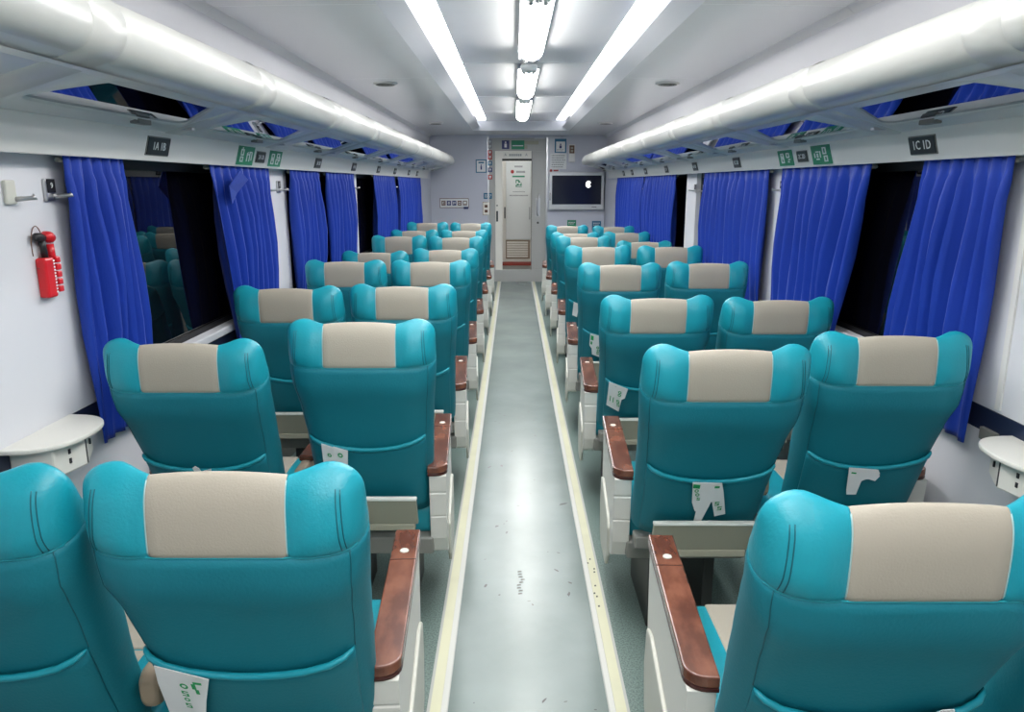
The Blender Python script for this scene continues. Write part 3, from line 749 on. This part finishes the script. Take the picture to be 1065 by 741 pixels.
# ------------------------------------------------------------------ row plates and green signs on the rails
def rail_frame(s, y, f=.5):
    # point and axes on the inclined rail face
    x = CX+s*(1.36-.03*f); z = 1.69+.105*f
    up = Vector((-s*.03, 0, .105)).normalized(); ex = Vector((0, 1 if s < 0 else -1, 0))
    n = ex.cross(up).normalized()
    return Vector((x, y, z))+n*.003, ex, up
def plate(s, y, w_, h_, m, label, cat, txt=None, size=.03, pict=None, f=.5, group=None, name='row_plate'):
    o, ex, up = rail_frame(s, y, f)
    t = thing(name, label, cat, o, group)
    t.matrix_world = basis(o, ex, up)
    MB().box(-w_/2-.004, w_/2+.004, -h_/2-.004, h_/2+.004, -.003, .0).build('backing', M['ink_w'] if pict else M['steel_grey'], t)
    MB().box(-w_/2, w_/2, -h_/2, h_/2, 0, .003).build('plate', m, t)
    if txt: text(txt, size, M['ink_w'], t, Matrix.Translation((0, 0, .0036)))
    if pict:
        g = MB()
        for p in pict:
            x0, x1, y0, y1 = p; g.box(x0, x1, y0, y1, .003, .0042)
        tag(g.build('pictogram', M['ink_w'], t), kind='stuff')
def ringbox(x0, x1, y0, y1, w_=.006): return [(x0, x1, y0, y0+w_), (x0, x1, y1-w_, y1), (x0, x0+w_, y0, y1), (x1-w_, x1, y0, y1)]
def wide(p): return [(x0*1.9, x1*1.9, a, b) for x0, x1, a, b in p]
pA = wide(ringbox(-.040, -.018, -.03, -.004)+ringbox(-.040, -.018, .0, .03)+[(-.033, -.026, .032, .038)]+[(.004, .010, -.026, .016), (.010, .022, .004, .010), (.022, .028, -.026, .022), (.030, .040, .016, .022), (.036, .042, -.02, .018), (.012, .016, .014, .020)])
pB = wide(ringbox(-.038, -.012, -.03, .026)+[(-.028, -.022, -.012, .008)]+ringbox(.004, .030, -.03, .0)+ringbox(.008, .034, .004, .030)+[(.034, .040, -.012, .012)])
pC = wide(ringbox(-.034, -.010, -.026, .026, .007)+[(-.024, -.018, -.006, .01)]+ringbox(.008, .032, .0, .026, .006)+[(.016, .028, -.024, -.016), (.020, .036, -.012, -.006)])
pD = wide([(-.040, -.034, -.012, .010), (-.030, -.010, .012, .018), (-.030, -.010, -.022, -.016), (-.024, -.016, -.012, .008), (-.006, .0, -.012, .018)]+ringbox(.012, .034, .002, .034)+ringbox(.016, .038, -.032, -.004))
plate(-1, 2.785, .165, .060, M['black'], 'nearest black seat-number plate on the left rail', 'sign', '1A 1B', .040, group='seat number plates')
plate(-1, 3.68, .215, .088, M['signgreen'], 'larger green pictogram sign on the left rail', 'sign', pict=pA, group='green rail signs', name='green_sign')
plate(-1, 3.90, .125, .050, M['black'], 'black seat-number plate between two green signs, left rail', 'sign', '2A 2B', .032, group='seat number plates')
plate(-1, 4.13, .205, .082, M['signgreen'], 'green pictogram sign farther along the left rail', 'sign', pict=pB, group='green rail signs', name='green_sign')
for y, tx in ((5.04, '3A 3B'), (6.17, '4A 4B'), (7.29, '5A 5B'), (8.3, '6A 6B'), (9.4, '7A 7B'), (10.2, '8A 8B')):
    plate(-1, y, .14, .058, M['black'], 'black seat-number plate reading %s on the left rail' % tx, 'sign', tx, .036, group='seat number plates')
plate(1, 2.69, .165, .058, M['black'], 'nearest black seat-number plate on the right rail', 'sign', '1C 1D', .044, group='seat number plates')
plate(1, 3.56, .215, .088, M['signgreen'], 'larger green pictogram sign on the right rail', 'sign', pict=pD, group='green rail signs', name='green_sign')
plate(1, 3.795, .125, .048, M['black'], 'black seat-number plate between two green signs, right rail', 'sign', '2C 2D', .032, group='seat number plates')
plate(1, 4.02, .205, .080, M['signgreen'], 'smaller green pictogram sign on the right rail', 'sign', pict=pC, group='green rail signs', name='green_sign')
for y, tx in ((4.9, '3C 3D'), (6.02, '4C 4D'), (7.14, '5C 5D'), (8.26, '6C 6D'), (9.2, '7C 7D'), (9.9, '8C 8D')):
    plate(1, y, .14, .058, M['black'], 'black seat-number plate reading %s on the right rail' % tx, 'sign', tx, .036, group='seat number plates')

# ------------------------------------------------------------------ coat hooks
def coat_hook(s, y, z, label, black=True, big=1.0, txt='0', d=1):
    X = CX+s*1.43
    t = thing('coat_hook', label, 'hook', (X, y, z), 'coat hooks on the window pillars')
    b = lambda x0, x1: sorted((-s*x0, -s*x1))
    MB().box(*b(.0, .012), -.028*big, .028*big, -.05*big, .035*big).build('base_plate', M['metal'] if black else M['ivory2'], t, bevel=.004)
    if black:
        MB().box(*b(.0125, .015), -.022*big, .026*big, -.018*big, .033*big).build('number_plate', M['ink_navy'] if big >= 1 else M['black'], t)
        text(txt, .03*big, M['ink_w'], t, basis((-s*.0156, .002, .008*big), (0, -s, 0) if s > 0 else (0, 1, 0), (0, 0, 1)))
    MB().tube([(-s*.010, .015*d, -.032*big), (-s*.03, .022*d, -.03*big), (-s*.048, .03*d, -.028*big), (-s*.052, .034*d, -.024*big)], [.007, .0065, .006, .010], 8).build('hook', M['metal'], t)
coat_hook(-1, 2.06, 1.595, 'grey coat hook on the left wall at the edge of the photo', black=False, big=.75)
coat_hook(-1, 2.235, 1.60, 'coat hook with dark number plate beside the nearest left curtain', big=.76, txt='9')
coat_hook(-1, 4.22, 1.60, 'coat hook with plate on the white left pillar, nearer of the pair', big=.8, txt='1')
coat_hook(-1, 4.42, 1.60, 'coat hook with plate on the white left pillar, farther of the pair', big=.8, txt='2')
coat_hook(-1, 6.48, 1.60, 'small coat hook on the second white left pillar', big=.8, txt='3')
coat_hook(-1, 8.62, 1.60, 'small coat hook on the farthest narrow left pillar', big=.8, txt='5')
coat_hook(1, 2.12, 1.52, 'coat hook on the right wall at the edge of the photo', black=False, d=-1)
coat_hook(1, 4.27, 1.60, 'coat hook on the white right pillar between two curtains', big=.8, txt='8', d=1)
coat_hook(1, 6.02, 1.58, 'coat hook on the far white right pillar, nearer of the pair', big=.8, txt='2')
coat_hook(1, 6.30, 1.58, 'coat hook on the far white right pillar, farther of the pair', big=.8, txt='3')
coat_hook(1, 8.54, 1.58, 'coat hook between the two farthest right curtains', big=.8, txt='4')

# ------------------------------------------------------------------ emergency hammer
def hammer():
    X = WL
    t = thing('emergency_hammer', 'red emergency window hammer in its holder on the left wall', 'hammer', (X, 2.17, 1.36)); t.scale = (.85, .82, .82)
    MB().box(.0, .035, -.045, .012, -.085, .055).build('holder', M['red'], t, bevel=.008)
    rack = MB()
    for k in range(5): rack.box(.0, .04, .014, .040, -.07+k*.026, -.07+k*.026+.022)
    rack.build('holder_teeth', M['red'], t, bevel=.004)
    pr = MB()
    for k in range(11): pr.box(.0352, .0358, .000, .009, -.07+k*.011, -.07+k*.011+.006)
    pr.build('white_print', M['ink_w'], t)
    MB().tube([(.02, .022, .04), (.02, .020, .10)], [.014, .013], 10).build('handle', M['red'], t)
    MB().tube([(.02, -.008, .122), (.02, .004, .126), (.02, .018, .124), (.02, .030, .118), (.02, .036, .112)], [.010, .020, .021, .019, .008], 12).build('head', M['red'], t)
    MB().tube([(.02, -.062, .128), (.02, -.052, .129), (.02, -.032, .126), (.02, -.012, .122)], [.006, .014, .016, .012], 12).build('grip', M['black'], t)
    MB().tube([(.018, -.020, .115), (.018, -.016, .09), (.018, -.012, .05)], [.012, .011, .011], 10).build('handle_back', M['black'], t)
    pts = []
    for k in range(25):
        a = R(-115+315*k/24); pts.append((.012, -.035+.034*math.cos(a), .09+.075*math.sin(a)))
    MB().tube(pts, .0018, 6).build('cord', M['ink_br'], t)
hammer()

# ------------------------------------------------------------------ fold-out wall tables with socket strips
def wall_table(s, y, z, label):
    X = CX+s*1.43
    t = thing('wall_table', label, 'table', (X, y, z))
    n = 24; pts = []
    for k in range(n+1):
        a = PI*k/n; c_, s_ = math.cos(a), math.sin(a)
        pts.append((-s*.16*abs(s_)**.75, .165*math.copysign(abs(c_)**.8, c_)))
    MB().prism(pts, 'z', -.014, 0).build('tabletop', M['ivory'], t, bevel=.004)
    P = [(0, -.125), (-s*.115, -.115), (-s*.14, .0), (-s*.09, .115), (0, .13)]
    b = MB().prism(P, 'z', -.10, -.016).build('box', M['ivory'], t, bevel=.006)
    MB().box(*sorted((-s*.02, -s*.1405)), -.004, .0, -.094, -.018).build('box_seam', M['ink_k'], t)
    g = MB()
    for dz in (-.045, -.072): g.box(*sorted((-s*.085, -s*.129)), -.066, -.058, dz, dz+.014)
    g.box(*sorted((-s*.09, -s*.124)), .045, .051, -.055, -.038)
    g.build('print', M['ink_k'], t)
    k = MB().box(*sorted((-s*.001, -s*.016)), -.24 if s < 0 else .22, -.20 if s < 0 else .30, -.055, -.015).build('socket', M['steel_grey'], t, bevel=.003)
wall_table(-1, 2.03, .925, 'white half-oval fold-out table under the left wall hammer')
wall_table(1, 1.98, .875, 'white half-oval fold-out table at the right edge of the photo')

# ------------------------------------------------------------------ end wall furniture
YE = Y1-.006
def face(t, nm, x0, x1, z0, z1, m, d0=0, d1=.004, bevel=0):
    o = t.location; return MB().box(x0-o.x, x1-o.x, -d1, -d0, z0-o.z, z1-o.z).build(nm, m, t, bevel=bevel)
def lines(t, nm, x0, x1, z0, z1, n, m, d=.0045, frac=.45, seed=1):
    rnd = random.Random(seed); g = MB(); o = t.location; h = (z1-z0)/n
    for k in range(n):
        x = x0
        e = x1-(x1-x0)*rnd.uniform(0, .25)
        while x < e:
            w_ = rnd.uniform(.010, .03); g.box(x-o.x, min(x+w_, e)-o.x, -d-.001, -d, z1-h*(k+.5)-h*frac/2-o.z, z1-h*(k+.5)+h*frac/2-o.z); x += w_+.007
    return tag(g.build(nm, m, t), kind='stuff')
def sign(name, label, x0, x1, z0, z1, m, cat='sign', y=YE, group=None):
    t = thing(name, label, cat, ((x0+x1)/2, y, z0), group)
    face(t, 'board', x0, x1, z0, z1, m)
    return t
# television
t = thing('television', 'wall television with light grey casing and dark screen', 'television', (1.027, YE-.05, 1.197))
MB().box(-.447, .447, -.05, .02, 0, .60).build('casing', M['tvw'], t, bevel=.012)
MB().box(-.40, .40, -.054, -.049, .085, .545).build('screen', M['screen'], t)
n = 20; pts = []
for k in range(n):
    a = R(25+310*k/(n-1)); pts.append((.19+.045*math.cos(a), .405+.056*math.sin(a)))
pts.append((.205, .40))
MB().prism(pts, 'y', -.0556, -.0542).build('screen_logo', M['logo'], t)
MB().box(.25, .33, -.0515, -.049, .040, .048).build('brand_strip', M['ink_k'], t)
MB().box(-.435, -.425, -.053, -.049, .15, .27).build('side_buttons', M['ink_k'], t)
MB().box(-.2, .2, .02, .056, .15, .45).build('wall_bracket', M['steel_dark'], t)
# notices right of the door
t = sign('framed_notice', 'blue framed notice high on the end wall right of the door', .667, .857, 2.10, 2.32, M['ink_b'], 'notice')
face(t, 'sheet', .69, .835, 2.115, 2.275, M['ink_w'], .004, .006); o = t.location
MB().box(-.018, .018, -.0075, -.006, .07, .115).build('figure', M['ink_navy'], t); MB().tube([(.0, -.006, .132), (.0, -.0075, .132)], .013, 10).build('figure', M['ink_navy'], t); lines(t, 'print', .70, .82, 2.12, 2.16, 2, M['ink_g'], .006)
t = sign('notice_sheet', 'white paper notice with grey lines above the television', .60, .862, 1.842, 2.085, M['ink_w'], 'notice', YE-.006)
lines(t, 'print', .62, .85, 1.86, 2.075, 6, M['ink_g'], seed=4)
t = thing('red_sticker', 'small round red sticker above the left corner of the television', 'sticker', (.612, YE, 1.82))
MB().tube([(0, 0, 0), (0, -.004, 0)], .022, 14).build('disc', M['ink_r'], t)
MB().box(.04, .12, -.003, 0, -.01, .012).build('strip', M['ink_r'], t)
t = sign('wall_box', 'narrow white wall box with brown label above the television', .89, 1.0, 1.95, 2.236, M['white'], 'box')
face(t, 'lid', .895, .995, 1.955, 2.231, M['rail'], .004, .03, .006); face(t, 'label_plate', .905, .985, 2.09, 2.215, M['ink_br'], .03, .033)
face(t, 'print', .925, .965, 2.16, 2.19, M['beige'], .033, .034); face(t, 'print', .925, .965, 2.11, 2.145, M['beige'], .033, .034)
t = sign('green_notice', 'green tab sign low on the end wall under the television', .891, 1.037, .86, 1.025, M['signgreen'])
lines(t, 'print', .91, 1.02, .95, 1.0, 2, M['ink_w'])
t = sign('dark_notice', 'dark tab sign low on the end wall under the television', 1.30, 1.45, .86, 1.01, M['ink_b'])
lines(t, 'print', 1.32, 1.43, .93, .99, 2, M['ink_w'])
# left of the door
t = sign('framed_notice', 'blue framed notice with small figure on the end wall left of the door', -.615, -.435, 1.785, 1.995, M['ink_b'], 'notice')
face(t, 'sheet', -.598, -.452, 1.80, 1.978, M['ink_w'], .004, .006)
face(t, 'heading', -.57, -.48, 1.935, 1.958, M['ink_b'], .006, .007)
MB().box(-.012, .012, -.0072, -.006, .05, .105).build('figure', M['ink_navy'], t); MB().tube([(.0, -.006, .120), (.0, -.0072, .120)], .011, 10).build('figure', M['ink_navy'], t)
zc = [(2.27, 'ink_g', '5'), (2.20, 'ink_g', '2'), (2.105, 'ink_r', '-'), (2.03, 'ink_r', 'o'), (1.935, 'ink_b', 'P'), (1.83, 'ink_navy', '4'), (1.715, 'ink_r', '+')]
nmz = ['topmost grey', 'second grey', 'upper small red', 'lower round red', 'blue', 'navy', 'lowest dark red']
for (z, c, g), nz in zip(zc, nmz):
    t = sign('pictogram_sticker', '%s square pictogram sticker in the column beside the door' % nz, -.418-.0, -.345, z-.036, z+.036, M[c], 'sticker', YE-.007, 'sticker column')
    face(t, 'figure', -.398, -.365, z-.004, z+.020, M['ink_w'], .004, .005); face(t, 'figure', -.388, -.375, z-.022, z-.006, M['ink_w'], .004, .005)
    t.scale = (.92, 1, 1)
t = sign('pictogram_strip', 'white strip of five prohibition pictograms on the left end wall', -1.212, -.735, 1.222, 1.378, M['ink_br'])
face(t, 'sheet', -1.204, -.743, 1.231, 1.369, M['ink_w'], .004, .005)
for k in range(5):
    x = -1.212+.062+.088*k; c = M['ink_br'] if k in (0, 3, 4) else M['ink_navy']
    f = face(t, 'pictogram', x-.033, x+.033, 1.262, 1.338, c, .005, .0062)
    g = MB(); ox, oz = t.location.x, t.location.z
    for (a, b, e, h) in (((-.020, .020, .016, .024), (-.020, -.010, -.02, .016), (.006, .014, -.026, .010)), ((-.012, .012, .008, .022), (-.022, .022, -.006, .002), (-.006, .006, -.026, -.006)),
                      ((-.018, -.004, -.020, .020), (.004, .018, -.010, .022)), ((-.020, .020, -.020, -.010), (-.020, .020, .010, .020), (-.020, -.012, -.01, .01), (.012, .020, -.01, .01)),
                      ((-.024, .024, -.028, -.020), (-.022, .022, -.01, .026)))[k]:
        g.box(x+a-ox, x+b-ox, -.0072, -.0062, 1.30+e-oz, 1.30+h-oz)
    g.build('figure', M['ink_w'], t).parent = f
face(t, 'tab', -.82, -.745, 1.205, 1.24, M['ink_navy'], .005, .007)
t = sign('blue_label', 'small blue label on the end wall left of the door', -.49, -.352, 1.368, 1.462, M['ink_b'])
lines(t, 'print', -.47, -.36, 1.385, 1.445, 2, M['ink_w'])
t = sign('switch_plate', 'beige switch plate under the blue label left of the door', -.508, -.39, 1.105, 1.32, M['beige_arm'], 'switch')
face(t, 'plate', -.499, -.399, 1.114, 1.311, M['door_cream'], .004, .012, .003)
for z in (1.25, 1.17): face(t, 'button', -.475, -.425, z-.022, z+.022, M['ink_br'], .012, .018, .004)

# end door: header, sliding leaf, jamb, lintel; inner door behind
DY = Y1+.02
t = thing('trim_3', None, None, (.067, DY, 2.13)); struct(t)
MB().box(-.467, .467, 0, .05, 0, .205).build('panel', M['door_grey'], t, bevel=.004)
MB().box(-.255, -.135, -.003, 0, .03, .165).build('blue_sticker', M['ink_navy'], t)
MB().box(-.10, .11, -.003, 0, .025, .165).build('green_sticker', M['signgreen'], t)
MB().box(-.085, .09, -.004, -.003, .075, .09).build('green_sticker_line', M['ink_w'], t)
MB().box(.11, .34, -.003, 0, .10, .16).build('beige_sticker', M['foot'], t)
MB().box(.11, .16, -.003, 0, .03, .09).build('beige_sticker', M['foot'], t)
MB().box(.27, .44, -.012, 0, .19, .215).build('closer', M['white'], t)
MB().box(-.215, -.175, -.0042, -.003, .055, .115).build('figure', M['ink_w'], t); MB().tube([(-.195, -.003, .135), (-.195, -.0042, .135)], .014, 10).build('figure', M['ink_w'], t)
t = thing('trim_4', None, None, (-.03, DY+.03, 2.0)); struct(t)
MB().box(-.27, .33, 0, .06, .01, .125).build('panel', M['door_cream'], t, bevel=.004)
MB().box(-.27, .33, .0, .05, -.025, .009).build('dark_gap', M['steel_dark'], t)
for x, g in ((-.10, 'A'), (.24, 'A')): text(g, .06, M['ink_g'], t, basis((x, -.001, .07), (1, 0, 0), (0, 0, 1)))
lines_o = MB()
for k in range(7): lines_o.box(-.04+k*.03, -.02+k*.03, -.001, 0, .05, .085)
tag(lines_o.build('print', M['ink_g'], t), kind='stuff')
t = struct(MB().box(-.40, -.30, Y1+.0, Y1+.10, .2, 2.13).build('door_1_jamb', M['door_grey'], bevel=.003)); t.name = 'door_1'
MB().box(-.30, -.185, Y1+.03, Y1+.08, .2, 2.125).build('jamb_panel', M['door_cream'], t, bevel=.004)
MB().box(-.285, -.255, Y1+.005, Y1+.03, 1.0, 1.17).build('lock', M['steel_dark'], t, bevel=.004)
MB().tube([(-.27, Y1+.03, 1.26), (-.27, Y1+.018, 1.26)], .012, 10).build('keyhole', M['steel_dark'], t)
lf = struct(MB().box(.297, .535, Y1+.03, Y1+.075, .2, 2.13).build('door_2', M['door_grey'], bevel=.004))
MB().box(.295, .300, Y1+.02, Y1+.08, .2, 2.13).build('door_edge', M['steel_dark'], lf)
hx = .405
hd = MB().tube([(hx, Y1+.02, 1.10), (hx-.015, Y1+.0, 1.14), (hx-.015, Y1, 1.32), (hx+.01, Y1+.005, 1.40), (hx+.015, Y1+.03, 1.44)], .012, 8).build('door_handle', M['metal'], lf)
MB().box(hx-.035, hx+.035, Y1+.026, Y1+.031, 1.08, 1.38).build('handle_plate', M['metal'], lf, bevel=.006)
MB().tube([(hx, Y1+.03, .98), (hx, Y1+.02, .98)], .018, 12).build('door_lock', M['steel_dark'], lf)
Y2 = 13.8
inn = struct(MB().box(-.45, .60, Y2, Y2+.05, .2, 2.4).build('door_3', M['door_cream']))
MB().box(-.135, .315, Y2-.025, Y2, .62, 2.0).build('door_leaf', M['door_white'], inn, bevel=.004)
for k in range(7): MB().box(-.12, .265, Y2-.03, Y2, .30+k*.042, .331+k*.042).build('louver', M['door_cream'], inn, bevel=.003)
MB().box(-.14, .30, Y2-.008, Y2, .27, .61).build('louver_back', M['beige_arm'], inn)
MB().box(-.165, -.145, Y2-.04, Y2, 1.0, 1.2).build('door_handle', M['steel_dark'], inn)
MB().box(.285, .30, Y2-.035, Y2-.025, .98, 1.2).build('door_handle', M['ink_g'], inn)
g = MB(); yy = Y2-.026
for k in range(8): g.box(.02+k*.018, .034+k*.018, yy-.001, yy, 1.895, 1.925)
for k in range(8): g.box(.05+k*.02, .066+k*.02, yy-.001, yy, 1.80, 1.835)
tag(g.build('lettering', M['ink_g'], inn), kind='stuff')
MB().tube([(-.02, yy, 1.82), (-.02, yy-.002, 1.82)], .032, 14).build('round_mark', M['ink_r'], inn)
MB().box(-.02, .20, yy-.001, yy, 1.725, 1.75).build('green_bar', M['signgreen'], inn)
g = MB()
for (a, b, c, d) in ((.04, .10, 1.66, 1.68), (.04, .055, 1.62, 1.66), (.085, .12, 1.63, 1.66), (.06, .10, 1.58, 1.61), (.11, .15, 1.58, 1.60), (.04, .06, 1.56, 1.59), (.13, .145, 1.60, 1.63), (.04, .15, 1.555, 1.567)): g.box(a, b, yy-.001, yy, c, d)
g.build('green_emblem', M['signgreen'], inn)
g = MB()
for k in range(10): g.box(-.01+k*.022, .006+k*.022, yy-.001, yy, 1.465, 1.478)
for k in range(16): g.box(-.07+k*.021, -.055+k*.021, yy-.001, yy, 1.395, 1.415)
tag(g.build('small_print', M['ink_g'], inn), kind='stuff')
t = thing('vestibule_lamp', 'bright lamp in the vestibule beyond the doorway', 'lamp', (.05, 13.2, 2.395))
MB().box(-.2, .2, -.1, .1, -.02, 0).build('diffuser', M['cove'], t)
